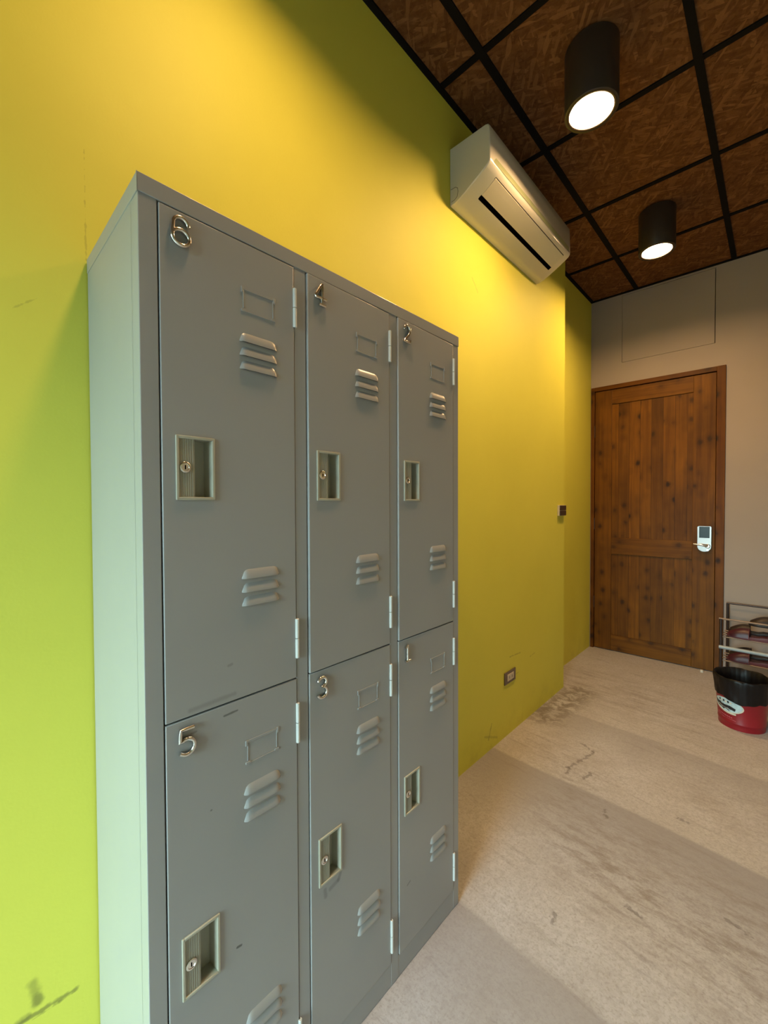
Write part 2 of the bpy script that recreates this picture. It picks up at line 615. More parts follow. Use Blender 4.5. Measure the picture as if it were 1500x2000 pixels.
strip(x0, DO[0], 0, HC + .1)
strip(DO[1], x1, 0, HC + .1)
strip(DO[0], AP[0], DO[3], HC + .1)
strip(AP[1], DO[1], DO[3], HC + .1)
strip(AP[0], AP[1], DO[3], AP[2])
strip(AP[0], AP[1], AP[3], HC + .1)
end.box(AP[0] - .01, AP[1] + .01, .03, T, AP[2] - .01, AP[3] + .01, M['joint'])
wall_end = end.build('wall_end', loc=(0, YE, 0))
wall_end.rotation_euler = (0, 0, ANG)
tag(wall_end, 'warm grey painted wall around the wooden door', 'wall', kind='structure')
b = MB()
b.box(AP[0] + .0022, AP[1] - .0045, .0005, .03, AP[2] + .0025, AP[3] - .003, M['grey_wall'])
ap = b.build('access_panel', loc=(0, YE, 0))
ap.rotation_euler = (0, 0, ANG)
tag(ap, 'flat grey access panel set flush in the wall above the wooden door', 'access panel')

b = MB()
b.box(XR, XR + T, YB - T, YE + .3, 0, HC + .1, M['shell'])
tag(b.build('wall_right'), 'pale painted wall on the side opposite the lockers', 'wall', kind='structure')
b = MB()
b.box(-.3, WIN[0], YB - T, YB, 0, HC + .1, M['shell'])
b.box(WIN[1], XR + T, YB - T, YB, 0, HC + .1, M['shell'])
b.box(WIN[0], WIN[1], YB - T, YB, WIN[3], HC + .1, M['shell'])
b.box(WIN[0], WIN[1], YB - T, YB, 0, WIN[2], M['shell'])
tag(b.build('wall_back'), 'pale wall with a low wide window opening facing the corridor', 'wall', kind='structure')
b = MB()
for xx in (WIN[0], WIN[1] - .04):
    b.box(xx, xx + .04, YB - .05, YB - .01, WIN[2], WIN[3], M['black_metal'])
for zz in (WIN[2], WIN[3] - .04):
    b.box(WIN[0], WIN[1], YB - .05, YB - .01, zz, zz + .04, M['black_metal'])
tag(b.build('window_1'), 'dark frame of the low daylight window', 'window', kind='structure')

b = MB()
b.box(-REC - .2, XR + T, YB - T, YE + .3, HC + .006, HC + .1, M['osb'])
tag(b.build('ceiling'), 'dark brown strand board tiles of the dropped ceiling', 'ceiling', kind='structure')

GX, GY, GS = .20815, 1.46498, .622
b = MB()
hw = .0125
ex = .0148
for k in range(5):
    xx = GX + k * .6147
    if xx < XR:
        b.box(xx - ex, xx + ex, YB, YE + .05, HC - .001, HC + .008, M['black_metal'])
k = -5
while True:
    yy = GY + k * GS
    if yy > YE - .1:
        break
    if yy > YB:
        b.box(0.0 if yy < YW else -REC, XR, yy - hw, yy + hw, HC - .0005, HC + .008, M['black_metal'])
    k += 1
tag(b.build('trim_1'), 'black metal grid holding the strand board ceiling tiles', 'ceiling grid', kind='structure')
b = MB()
b.box(0, .022, YB, YW + .022, HC - .003, HC + .008, M['black_metal'])
b.box(-REC, -REC + .022, YW, YE - .004, HC - .003, HC + .008, M['black_metal'])
b.box(-REC, .001, YW, YW + .022, HC - .003, HC + .008, M['black_metal'])
b.box(XR - .022, XR, YB, YE, HC - .003, HC + .008, M['black_metal'])
tag(b.build('trim_2'), 'black edge angle along the top of the yellow wall', 'ceiling trim', kind='structure')
b = MB()
b.box(x0 + .1, XR, -.018, -.0002, HC - .003, HC + .008, M['black_metal'])
o = b.build('trim_3', loc=(0, YE, 0))
o.rotation_euler = (0, 0, ANG)
tag(o, 'black edge angle along the top of the grey end wall', 'ceiling trim', kind='structure')


# ------------------------------------------------------------------ metal locker unit
def louvre(mb, ya, yb, ztop, zbot, xf, mat):
    """a pressed louvre: rounded hood, opening painted dark along its lower lip; proud of the plane x = xf"""
    H = .0052
    n, m = 18, 6
    rc = .013
    vs = []
    for i in range(n + 1):
        u = i / n
        y = ya + (yb - ya) * u
        d = min(y - ya, yb - y)
        e = math.sqrt(max(0, 1 - (1 - min(1, d / rc)) ** 2))      # rounded shoulders
        zt = zbot + (ztop - zbot) * (.12 + .88 * e)
        for j in range(m + 1):
            w = j / m
            z = zt + (zbot - zt) * w
            x = xf + H * (e ** .8) * math.sin(w * PI / 2 * .95) ** .75
            vs.append((x if j else xf, y, z))
    fs = [(i * (m + 1) + j, i * (m + 1) + j + 1, (i + 1) * (m + 1) + j + 1, (i + 1) * (m + 1) + j) for i in range(n) for j in range(m)]
    mb.add(vs, fs, mat, True)
    lo_ = [vs[i * (m + 1) + m] for i in range(n + 1)]
    bk = [(xf + .0002, v[1], v[2] + .0012) for v in lo_]
    k = len(lo_)
    mb.add(lo_ + bk, [(i, i + 1, k + i + 1, k + i) for i in range(k - 1)], M['joint'])  # dark face put in as the shade inside the opening


def arc(cx, cy, rx, ry, a0, a1, n=16):
    return [(cx + rx * math.cos(math.radians(a0 + (a1 - a0) * i / n)), cy + ry * math.sin(math.radians(a0 + (a1 - a0) * i / n))) for i in range(n + 1)]


# strokes in a cell 0.70 wide, 1 high
DIG = {
    6: [arc(.37, .70, .25, .24, 0, 180, 14) + arc(.37, .29, .28, .25, 180, 515, 30)],
    4: [[(.44, .06), (.44, .93), (.38, .88), (.06, .36), (.06, .32), (.66, .32)], [(.26, .05), (.62, .05)], [(.44, .60), (.44, .94)]],
    2: [[(.14, .70)] + arc(.35, .72, .22, .22, 175, -10, 12) + [(.56, .56), (.42, .38), (.16, .14), (.10, .06), (.58, .06), (.61, .19)]],
    5: [[(.60, .94), (.16, .94), (.13, .55)] + arc(.36, .33, .26, .27, 125, -130, 18) + [(.12, .17)]],
    3: [arc(.34, .73, .23, .21, 165, -80, 14) + [(.30, .52)] + arc(.34, .28, .26, .24, 85, -165, 16)],
    1: [[(.20, .76), (.34, .92), (.38, .92), (.38, .06)], [(.18, .05), (.58, .05)], [(.36, .88), (.36, .10)]],
}


def digit(n, yl, zb, xf, parent, mat, dark):
    mb = MB()
    h = .050
    w = .049
    for st in DIG[n]:
        pts = [(xf + .0036, yl + .004 + p[0] * w, zb + .001 + p[1] * h) for p in st]
        sm = []
        for i in range(len(pts) - 1):
            a, b_ = Vector(pts[i]), Vector(pts[i + 1])
            k = max(1, int((b_ - a).length / .006))
            sm += [a.lerp(b_, j / k) for j in range(k)]
        sm.append(Vector(pts[-1]))
        mb.tube(sm, .0034, mat, 10, flat=((1, 0, 0), 1.05))
    o = mb.build('number', parent)
    tag(o, 'chrome number %d' % n)
    return o


LX = DL
locker = empty('metal_locker', (0, Y0, 0))
tag(locker, 'grey metal six-door locker against the yellow wall, numbered in chrome', 'locker')
gm = M['locker']
b = MB()
xb = .004
b.box(xb, LX - .034, .0006, LW - .0006, .002, LH - .030, gm)                 # carcass
# front frame: stiles, top band, plinth
zt, zb_ = LH - .0298, .062
st = [(0.0006, .0283), (.2885, .3167), (.5770, .6053), (.8655, LW - .0006)]
for a, c_ in st:
    b.bbox(LX - .036, LX, a, c_, .002, zt, gm, .0012)
b.bbox(LX - .036, LX - .0006, .0008, LW - .0008, .001, zb_, gm, .001)
b.bbox(LX - .036, LX - .003, .01, LW - .01, .905, .9215, M['joint'], .001)
body = b.build('cabinet_body', locker)
b = MB()
b.bbox(xb - .001, LX + .0012, -.0006, LW + .0006, LH - .0300, LH, gm, .0012)
b.box(LX - .0015, LX + .0014, -.0008, -.0003, LH - .031, LH, gm)
b.build('top_cap', locker)

DOORS = [(0.0305, 'u', 6, 0.0), (.3190, 'u', 4, .0), (.6075, 'u', 2, .0), (.0305, 'l', 5, 0.0), (.3190, 'l', 3, 0.0), (.6075, 'l', 1, 0.0)]
ajar = {6: .10, 4: .85, 2: .75, 5: 0.0, 3: .25, 1: .3}
MARKS = {
    6: [((.07, .925), (.15, .9275), .0005, .006, .25), ((.139, .983), (.145, .984), .001, .003, .3)],
    5: [((.13, .893), (.155, .8945), .0006, .0025, .7), ((.104, .733), (.105, .733), .0006, .002, .7), ((.150, .4465), (.158, .4445), .001, .0022, .85), ((.07, .884), (.08, .885), .0003, .002, .4)],
    3: [((.357, .415), (.359, .398), .002, .005, .32), ((.372, .407), (.395, .411), .002, .006, .3), ((.396, .412), (.402, .424), .002, .005, .32)],
    1: [((.64, .232), (.652, .236), .0005, .003, .5)],
    4: [], 2: [],
}
DW = .2565
for yl, lev, num, _ in DOORS:
    z0, z1 = (.9155, 1.7668) if lev == 'u' else (.0640, .9125)
    mat = door_mat(MARKS[num], 'locker_enamel_door_%d' % num) if MARKS[num] else gm
    # pivot at the right (far) edge
    piv = (LX, yl + DW, 0)
    mb = MB()
    xf = .0015          # face, relative to pivot x
    xk = -.012
    hy0, hy1 = -DW + .0205, -DW + .0865      # handle hole
    hz0, hz1 = ((1.2865, 1.3955) if lev == 'u' else (.4300, .5385))
    ys = [-DW, hy0 + .002, hy1 - .002, 0]
    zs = [z0, hz0 + .002, hz1 - .002, z1]
    r = .0015
    for i in range(3):
        for j in range(3):
            if i == 1 and j == 1:
                continue
            a0 = ys[i] + (r if i == 0 else 0)
            a1 = ys[i + 1] - (r if i == 2 else 0)
            c0 = zs[j] + (r if j == 0 else 0)
            c1 = zs[j + 1] - (r if j == 2 else 0)
            mb.add([(xf, a0, c0), (xf, a1, c0), (xf, a1, c1), (xf, a0, c1)], [(0, 1, 2, 3)], mat, False)
    # rolled edges and returns
    A = [(-DW + r, z0 + r), (-r, z0 + r), (-r, z1 - r), (-DW + r, z1 - r)]
    sg = [(-1, -1), (1, -1), (1, 1), (-1, 1)]
    rings = []
    for q in (0, .33, .66, 1):
        o_ = r * math.sin(q * PI / 2)
        d_ = r * (1 - math.cos(q * PI / 2))
        rings.append([(xf - d_, p[0] + s_[0] * o_, p[1] + s_[1] * o_) for p, s_ in zip(A, sg)])
    rings.append([(xk, p[0] + s_[0] * r, p[1] + s_[1] * r) for p, s_ in zip(A, sg)])
    for a_, b_ in zip(rings[:-1], rings[1:]):
        mb.add(a_ + b_, [(k, (k + 1) % 4, 4 + (k + 1) % 4, 4 + k) for k in range(4)], mat, True)
    # louvres
    ltop = (1.600, 1.156) if lev == 'u' else (.7445, .3005)
    for lt in ltop:
        for k in range(3):
            louvre(mb, -DW + .1362, -DW + .2155, lt - .0256 * k, lt - .0256 * k - .0175, xf, mat)
    d = mb.build('door', locker, (LX, yl + DW, 0))
    if MARKS[num]:
        # marks are given in locker coordinates, the door's own start at its hinge
        for nd in d.data.materials[0].node_tree.nodes:
            if nd.type == 'TEX_COORD':
                tr = d.data.materials[0].node_tree
                mp = tr.nodes.new('ShaderNodeMapping')
                mp.inputs['Location'].default_value = (0, yl + DW, 0)
                for lk in list(nd.outputs['Object'].links):
                    to = lk.to_socket
                    tr.links.remove(lk)
                    tr.links.new(mp.outputs[0], to)
                tr.links.new(nd.outputs['Object'], mp.inputs[0])
    tag(d, 'grey %s door numbered %d' % ('upper' if lev == 'u' else 'lower', num))
    # recessed handle
    hb = MB()
    pl = M['lock_plastic']
    fx = xf + .0032
    bw = .0052
    for (a0, a1, c0, c1) in [(hy0, hy0 + bw, hz0, hz1), (hy1 - bw, hy1, hz0, hz1), (hy0 + .002, hy1 - .002, hz0, hz0 + bw), (hy0 + .002, hy1 - .002, hz1 - bw, hz1)]:
        hb.bbox(xf - .0005, fx, a0, a1, c0, c1, pl, .0013)
    iy0, iy1, iz0, iz1 = hy0 + bw - .0006, hy1 - bw + .0006, hz0 + bw - .0006, hz1 - bw + .0006
    my = iy0 + .0265
    hb.box(xf - .006, xf + .0006, iy0, my, iz0, iz1, M['lock_shade'])
    for k in range(6):      # faint ribs
        yy = iy0 + .004 + k * .0037
        hb.box(xf + .0004, xf + .0011, yy, yy + .0016, iz0, iz1, M['lock_shade'])
    bx = xf - .024
    hb.add([(xf, iy1, iz0), (bx, iy1 - .004, iz0), (bx, iy1 - .004, iz1), (xf, iy1, iz1)], [(0, 1, 2, 3)], pl)
    hb.add([(bx, iy0, iz0), (bx, iy1 - .004, iz0), (bx, iy1 - .004, iz1), (bx, iy0, iz1)], [(0, 1, 2, 3)], M['lock_shade'])
    hb.add([(xf + .001, my, iz0), (xf + .001, iy1, iz0), (bx, iy1, iz0), (bx, my, iz0)], [(0, 1, 2, 3)], pl)
    hb.add([(xf + .001, my, iz1), (xf + .001, iy1, iz1), (bx, iy1, iz1), (bx, my, iz1)], [(0, 1, 2, 3)], pl)
    tag(hb.build('recessed_handle', d), 'pale khaki recessed pull')
    kb = MB()
    ky, kz = iy0 + .0105, (hz0 + hz1) / 2 + .001
    kb.lathe([(.0092, xf), (.0092, xf + .0028), (.0082, xf + .0036), (.0062, xf + .0036), (.0056, xf + .0026), (.0, xf + .0026)], (0, ky, kz), M['chrome'], 28, axis=0)
    kb.box(xf + .0024, xf + .0031, ky - .0009, ky + .0009, kz - .0035, kz + .0035, M['black'])
    tag(kb.build('lock_cylinder', d), 'chrome key lock')
    # card holder
    cb = MB()
    ca, cb_, cz0, cz1 = -DW + .1400, -DW + .2120, (1.6395 if lev == 'u' else .7840), (1.6855 if lev == 'u' else .8300)
    hx = xf + .0011
    cb.bbox(xf - .0004, hx, ca + .004, cb_ - .004, cz1 - .0055, cz1 - .0008, mat, .0005)
    cb.bbox(xf - .0004, hx, ca + .004, cb_ - .004, cz0 + .0006, cz0 + .0020, mat, .0004)
    cb.bbox(xf - .0004, hx, ca + .004, ca + .0055, cz0 + .006, cz1 - .006, mat, .0004)
    cb.bbox(xf - .0004, hx, cb_ - .0055, cb_ - .004, cz0 + .006, cz1 - .006, mat, .0004)
    for yy in (ca, cb_ - .010):
        cb.bbox(xf - .0004, hx + .0006, yy, yy + .010, cz0, cz0 + .0045, mat, .0008)
    for yy in (ca, cb_ - .0045):
        cb.bbox(xf - .0004, hx + .0006, yy, yy + .0045, cz1 - .011, cz1, mat, .0008)
    cb.build('card_holder', d)
    # hinges
    hz = [(1.6435, 1.7235), (.9570, 1.0395)] if lev == 'u' else [(.7780, .8620), (.0950, .1825)]
    for za, zc in hz:
        gb = MB()
        zm = (za + zc) / 2
        for (q0, q1) in ((za, zm - .0006), (zm + .0006, zc)):
            gb.lathe([(0, q0), (.0032, q0), (.0040, q0 + .0008), (.0040, q1 - .0008), (.0032, q1), (0, q1)], (.0028, .0012, 0), M['zinc_paint'], 16)
        gb.box(-.002, .0022, -.0005, .0022, za, zc, M['zinc_paint'])
        gb.build('hinge', d)
    zc_ = 1.734 if lev == 'u' else .877
    digit(num, -DW + .0105, zc_ - .027, xf, d, M['chrome'], lev == 'l')
    d.rotation_euler = (0, 0, math.radians(ajar[num]))

# ------------------------------------------------------------------ air conditioner
AY0, AY1 = 1.555, 2.462
ac = empty('air_conditioner', (0, AY0, 2.60))
tag(ac, 'cream split air conditioner mounted high on the yellow wall', 'air conditioner')
AL = AY1 - AY0
prof = [(0.002, .252), (.178, .252), (.188, .249), (.1945, .240), (.197, .200), (.1985, .150), (.1990, .108), (.1975, .096), (.191, .086), (.178, .0765),
        (.150, .0600), (.110, .0385), (.075, .0210), (.045, .0075), (.028, .0015), (.012, .0000), (.002, .0000)]
b = MB()
# body with slightly rounded ends
n = len(prof)
cx_, cz_ = .08, .13


def ring(y, ins):
    return [(max(.002, p[0] - ins * (1 if p[0] > .1 else .3)), y, p[1] + (ins if p[1] < .1 else (-ins if p[1] > .2 else 0)) * .8) for p in prof]


rg = [ring(0, .004), ring(.0015, .0015), ring(.005, 0), ring(AL - .005, 0), ring(AL - .0015, .0015), ring(AL, .004)]
vs = [v for r_ in rg for v in r_]
fs = [[i * n + k, i * n + (k + 1) % n, (i + 1) * n + (k + 1) % n, (i + 1) * n + k] for i in range(len(rg) - 1) for k in range(n)]
b.add(vs, fs, M['ac'], True)
b.add(rg[0], [list(range(n))], M['ac'])
b.add(rg[-1], [list(range(n))], M['ac'])
b.build('casing', ac, sharp=50)


def under(x):       # height of the underside at depth x
    for (xa, za), (xb2, zb2) in zip(prof[7:], prof[8:]):
        if xb2 <= x <= xa:
            return za + (zb2 - za) * (xa - x) / (xa - xb2)
    return 0.0


# display strip on the front face
b = MB()
pts = [(.030 + .02 * 0, .098), (.050, .110), (.065, .118), (AL - .06, .128), (AL - .030, .112)]
b.add([(.1998, .028, .1010), (.1996, .034, .1130), (.1992, .050, .1290), (.1990, AL - .025, .1290), (.1998, AL - .025, .1010)], [(0, 1, 2, 3, 4)], M['ac_strip'])
b.build('display_strip', ac)
# flap
b = MB()
xs = [.1785, .170, .155, .140, .125, .112]
ya, yb2 = .083, AL - .055
top = [(x, under(x) - .0022) for x in xs]
bot = [(x, under(x) + .004) for x in reversed(xs)]
b.prism(top + bot, 1, ya, yb2, M['ac2'])
b.build('louver_flap', ac)
b = MB()
gx = [.1825, .1795]
b.prism([(.1815, under(.1815) - .0004), (.1790, under(.179) - .0006), (.1790, under(.179) + .006), (.1815, under(.1815) + .006)], 1, ya - .002, yb2 + .002, M['joint'])
b.prism([(.1795, under(.1795) - .0004), (.098, under(.098) - .0006), (.098, under(.098) + .006), (.1795, under(.1795) + .006)], 1, ya - .0035, ya - .0012, M['joint'])
b.build('flap_seam', ac)
b = MB()
b.prism([(.1115, under(.1115) - .0012), (.094, under(.094) - .0012), (.094, under(.094) + .01), (.1115, under(.1115) + .01)], 1, ya - .002, AL - .052, M['black'])
b.build('air_outlet', ac)
b = MB()
kn = [(.004, .071), (.028, .071), (.0385, .062), (.0400, .045), (.0360, .026), (.022, .0175), (.006, .0165)]
b.tube([(q[0] + .002, -.0002, q[1]) for q in kn], .0010, M['taupe'], 8)
b.build('pipe_knockout', ac)
b = MB()
b.bbox(.1985, .2003, AL - .040, AL - .018, .102, .1075, M['taupe'], .0004)
b.build('indicator', ac)


# ------------------------------------------------------------------ ceiling lamps
def downlight():
    t_ = empty('ceiling_downlight', (0, 0, HC))
    z = -(HC - 2.806)
    b = MB()
    b.lathe([(0, -.001), (.0955, -.001), (.0960, -.003), (.0960, z + .0015), (.0950, z), (.0790, z), (.0778, z + .0015), (.0778, z + .022), (0, z + .022)], (0, 0, 0), M['lamp_black'], 64)
    b.build('lamp_housing', t_, sharp=60)
    b = MB()
    nn = 48
    b.add([(.0772 * math.cos(2 * PI * k / nn), .0772 * math.sin(2 * PI * k / nn), z + .0200) for k in range(nn)], [list(reversed(range(nn)))], M['lamp'])
    b.build('diffuser', t_)
    return t_


spots = [(.527, 1.750, 'dark cylindrical ceiling lamp, lit, nearest the air conditioner'),
         (.522, 2.985, 'dark cylindrical ceiling lamp, lit, closest to the wooden door'),
         (.527, .510, 'dark cylindrical ceiling lamp, lit, above the front of the lockers')]
proto = downlight()
for i, (x, y, lab) in enumerate(spots):
    if i == 0:
        o = proto
    else:
        o = proto.copy()
        COL.objects.link(o)
        for ch in proto.children:
            c2 = ch.copy()
            COL.objects.link(c2)
            c2.parent = o
            if i == 2 and ch.name.startswith('diffuser'):
                c2.data = ch.data.copy()
                c2.data.materials[0] = M['lamp_dim']
    o.location = (x, y, HC)
    tag(o, lab, 'ceiling lamp', 'cylindrical lamps along the ceiling')

# ------------------------------------------------------------------ wooden door
dr = empty('door_1', (0, YE, 0), ANG)
tag(dr, 'knotty stained pine door in a pine frame with a chrome keypad lock', 'door', kind='structure')
b = MB()
b.bbox(DO[0] + .001, -.107, -.012, .10, 0, 2.2935, M['pine_f'], .002)
b.bbox(.7330, DO[1] - .001, -.012, .10, 0, 2.2935, M['pine_f'], .002)
b.bbox(-.107, .7330, -.0115, .10, 2.2590, 2.2935, M['pine_fh'], .002)
b.build('door_frame', dr)
b = MB()
b.box(-.107, .733, .050, .085, .0, 2.259, M['black'])
b.build('door_rebate', dr)
LFX0, LFX1 = -.1035, .7295
b = MB()
b.box(.02, .605, .012, .040, .05, 2.2, M['pine_p'])
b.build('plank_panel', dr)
for xa, xb3, nm in ((LFX0, .0275, 'left'), (.5935, LFX1, 'right')):
    b = MB()
    b.bbox(xa, xb3, .002, .045, .006, 2.2555, M['pine_v'], .0015)
    b.build('stile', dr)
for za, zb3 in ((2.1310, 2.2550), (.8430, .9840), (.0065, .1400)):
    b = MB()
    b.bbox(.0280, .5930, .0028, .044, za, zb3, M['pine_h'], .0015)
    b.build('rail', dr)
lk_ = MB()
# plate: straight top, half-round bottom
lx0, lx1, lz0, lz1 = .6275, .7105, .9110, 1.1030
rad = (lx1 - lx0) / 2
pts = [(lx1, lz1 - .006), (lx1 - .006, lz1), (lx0 + .006, lz1), (lx0, lz1 - .006)] + [(lx0 + rad - rad * math.cos(a), lz0 + rad * .95 - rad * .95 * math.sin(a)) for a in [PI * k / 16 for k in range(17)]]
lk_.prism(pts, 1, -.024, .004, M['satin'], True)
lk = lk_.build('keypad_lock', dr)
tag(lk, 'chrome keypad lock with a dark screen')
b = MB()
b.bbox(lx0 + .010, lx1 - .010, -.0275, -.020, lz1 - .088, lz1 - .003, M['screen'], .002)
b.build('screen', lk)
b = MB()
b.lathe([(.0, -.045), (.012, -.045), (.016, -.040), (.016, -.024)], (.690, 0, .955), M['chrome'], 24, axis=1)
b.lathe([(.0, -.030), (.008, -.030), (.009, -.024)], (.690, 0, .925), M['steel'], 20, axis=1)
b.tube([(.688, -.045, .957), (.676, -.052, .960), (.650, -.054, .964), (.606, -.053, .967)], lambda q: .0115 - .006 * q, M['chrome'], 14)
b.build('lever_handle', lk)
b = MB()
for zz in (.36, 1.05, 1.86):
    b.lathe([(0, zz), (.005, zz), (.005, zz + .10), (0, zz + .10)], (-.1055, -.004, 0), M['brown'], 12)
b.build('hinge', dr)

# ------------------------------------------------------------------ wall fittings
ws = empty('wall_switch', (0, 2.865, 1.232))
tag(ws, 'small dark brown wall switch at the edge of the yellow wall', 'switch')
b = MB()
b.bbox(.0002, .014, -.060, .054, -.036, .036, M['beige'], .002)
b.build('mounting_box', ws)
b = MB()
b.bbox(.013, .0175, -.055, .054, .0015, .034, M['brown'], .0012)
b.bbox(.013, .0175, -.055, .054, -.034, -.0015, M['brown'], .0012)
b.build('switch_rocker', ws)
so = empty('wall_socket', (0, 2.127, .3215))
tag(so, 'low wall socket with a taupe plate on the yellow wall beyond the locker', 'socket')
b = MB()
b.bbox(.0002, .006, -.064, .064, -.0335, .0335, M['taupe'], .0018)
b.build('cover_plate', so)
b = MB()
b.bbox(.005, .0085, -.0370, .0370, -.0180, .0180, M['socket'], .0012)
for yy in (-.02, .012):
    b.box(.0083, .0088, yy, yy + .002, -.006, .008, M['joint'])
    b.box(.0083, .0088, yy + .006, yy + .008, -.006, .008, M['joint'])
b.build('socket_insert', so)

# ------------------------------------------------------------------ bucket with liner
BX, BY = .930, 3.130
bk = empty('red_bucket', (BX, BY, 0))
tag(bk, 'red tin bucket with a printed oval emblem and black bin liner beside the shoe rack', 'bucket')


def brad(z):
    return .1035 + (.122 - .1035) * z / .25


b = MB()
b.lathe([(0, .004), (.100, .004), (.1015, 0), (.1045, .0), (.1050, .004), (brad(.012) + .0004, .012), (brad(.030), .030), (brad(.032) + .0018, .033), (brad(.036) + .0018, .037), (brad(.04), .041),
         (brad(.12), .12), (brad(.25), .25), (brad(.25) - .003, .25), (.1, .01), (0, .01)], (0, 0, 0), M['red_tin'], 72)
b.build('bucket_body', bk, sharp=60)
# liner: folded over the rim, wavy hem
b = MB()
N = 96
vs, fs = [], []


def lr(base, k, i):
    a = 2 * PI * k / N
    return base + .0016 * math.sin(a * 9 + i) + .0012 * math.sin(a * 17 + 2 * i) + .0008 * math.sin(a * 31)


def hem(k):
    a = 2 * PI * k / N
    return .012 * math.sin(a * 2 + 1.2) + .004 * math.sin(a * 5 + .3) + .002 * math.sin(a * 13)


rows = [(.1225, .168, 1), (.1240, .19, .6), (.1250, .215, .3), (.1285, .245, .1), (.1305, .272, 0), (.1295, .284, 0), (.1260, .287, 0), (.1200, .280, 0), (.112, .24, 0), (.107, .16, 0), (.095, .06, 0), (.02, .03, 0)]
for i, (r_, z_, hf) in enumerate(rows):
    for k in range(N):
        a = 2 * PI * k / N
        rr = lr(r_, k, i)
        vs.append((rr * math.cos(a), rr * math.sin(a), z_ + hem(k) * hf + .002 * math.sin(a * 7 + 1) * (1 - hf)))
for i in range(len(rows) - 1):
    for k in range(N):
        fs.append((i * N + k, i * N + (k + 1) % N, (i + 1) * N + (k + 1) % N, (i + 1) * N + k))
b.add(vs, fs, M['liner'], True)
b.build('bin_liner', bk, sharp=80)


def cpatch(mb, pts, off, mat, smooth=True):
    """flat print wrapped on the bucket: pts are (arc degrees, height)"""
    P3 = []
    for a, z in pts:
        r_ = brad(z) + off
        P3.append((r_ * math.cos(math.radians(a)), r_ * math.sin(math.radians(a)), z))
    c0 = (sum(a for a, z in pts) / len(pts), sum(z for a, z in pts) / len(pts))
    # fan with inner rings so that it follows the curve
    nn = len(pts)
    vs = []
    for q in (1, .66, .33):
        for a, z in pts:
            aa, zz = c0[0] + (a - c0[0]) * q, c0[1] + (z - c0[1]) * q
            r_ = brad(zz) + off
            vs.append((r_ * math.cos(math.radians(aa)), r_ * math.sin(math.radians(aa)), zz))
    r_ = brad(c0[1]) + off
    vs.append((r_ * math.cos(math.radians(c0[0])), r_ * math.sin(math.radians(c0[0])), c0[1]))
    fs = []
    for i in range(2):
        for k in range(nn):
            fs.append((i * nn + k, i * nn + (k + 1) % nn, (i + 1) * nn + (k + 1) % nn, (i + 1) * nn + k))
    for k in range(nn):
        fs.append((2 * nn + k, 2 * nn + (k + 1) % nn, 3 * nn))
    mb.add(vs, fs, mat, smooth)


def oval(ca, cz, ra, rz_, tilt=0.0, n=32):
    o_ = []
    for k in range(n):
        q = 2 * PI * k / n
        a, z = ra * math.cos(q), rz_ * math.sin(q)
        o_.append((ca + a, cz + z + tilt * a))
    return o_


EC = 236.0      # the emblem faces the corridor
b = MB()
cpatch(b, oval(EC, .127, 42, .039), .0006, M['cream'])
cpatch(b, oval(EC, .129, 39, .036), .0011, M['pale_blue'])
cpatch(b, [(EC - 36, .140), (EC - 22, .136), (EC - 4, .128), (EC + 10, .130), (EC + 24, .120), (EC + 22, .106), (EC + 8, .099), (EC - 8, .101), (EC - 24, .110), (EC - 34, .122)], .0016, M['ink'])
cpatch(b, [(EC - 26, .122), (EC - 10, .114), (EC + 6, .111), (EC + 6, .1085), (EC - 10, .111), (EC - 24, .118)], .0021, M['cream'])
for k in range(12):      # the ribbon follows the lower rim in short steps
    q0, q1 = EC - 38 + k * 5.2, EC - 38 + (k + 1) * 5.2
    zq = lambda q: .083 + .0000105 * (q - EC - 14) ** 2
    cpatch(b, [(q0, zq(q0) + .0085), (q1, zq(q1) + .0085), (q1, zq(q1)), (q0, zq(q0))], .0018, M['cream'])
for k in range(7):
    q = EC - 24 + k * 6.0
    cpatch(b, oval(q, .1475 - .0002 * k + .002 * (k % 2), 2.5, .0065, n=10), .0017, M['ink'] if k % 2 else M['cream'])
for k in range(9):
    q = EC - 30 + k * 5.2
    z = .074 - k * .0010
    cpatch(b, [(q, z), (q + 3.6, z - .001), (q + 3.6, z - .006), (q + 1.8, z - .0035), (q, z - .005)], .0012, M['pink'])
for zc3 in (.050,):
    cpatch(b, [(EC - 36, zc3 + .012), (EC - 10, zc3 + .004), (EC + 24, zc3 + .002), (EC + 24, zc3), (EC - 10, zc3 + .002), (EC - 36, zc3 + .0095)], .0009, M['pink'])
tag(b.build('emblem', bk), 'pale blue oval emblem with a black swoosh')

# ------------------------------------------------------------------ shoe rack
RKX0, RKX1 = .812, 1.50
RYF, RYB = 3.560, 3.905
rk = empty('shoe_rack', (RKX0, RYB, 0))
tag(rk, 'low dark metal shoe rack against the grey wall beside the door', 'shoe rack')


def pole(name, pts, r_, mat):
    b = MB()
    b.tube([(p[0] - RKX0, p[1] - RYB, p[2]) for p in pts], r_, mat, 12)
    return b.build(name, rk)


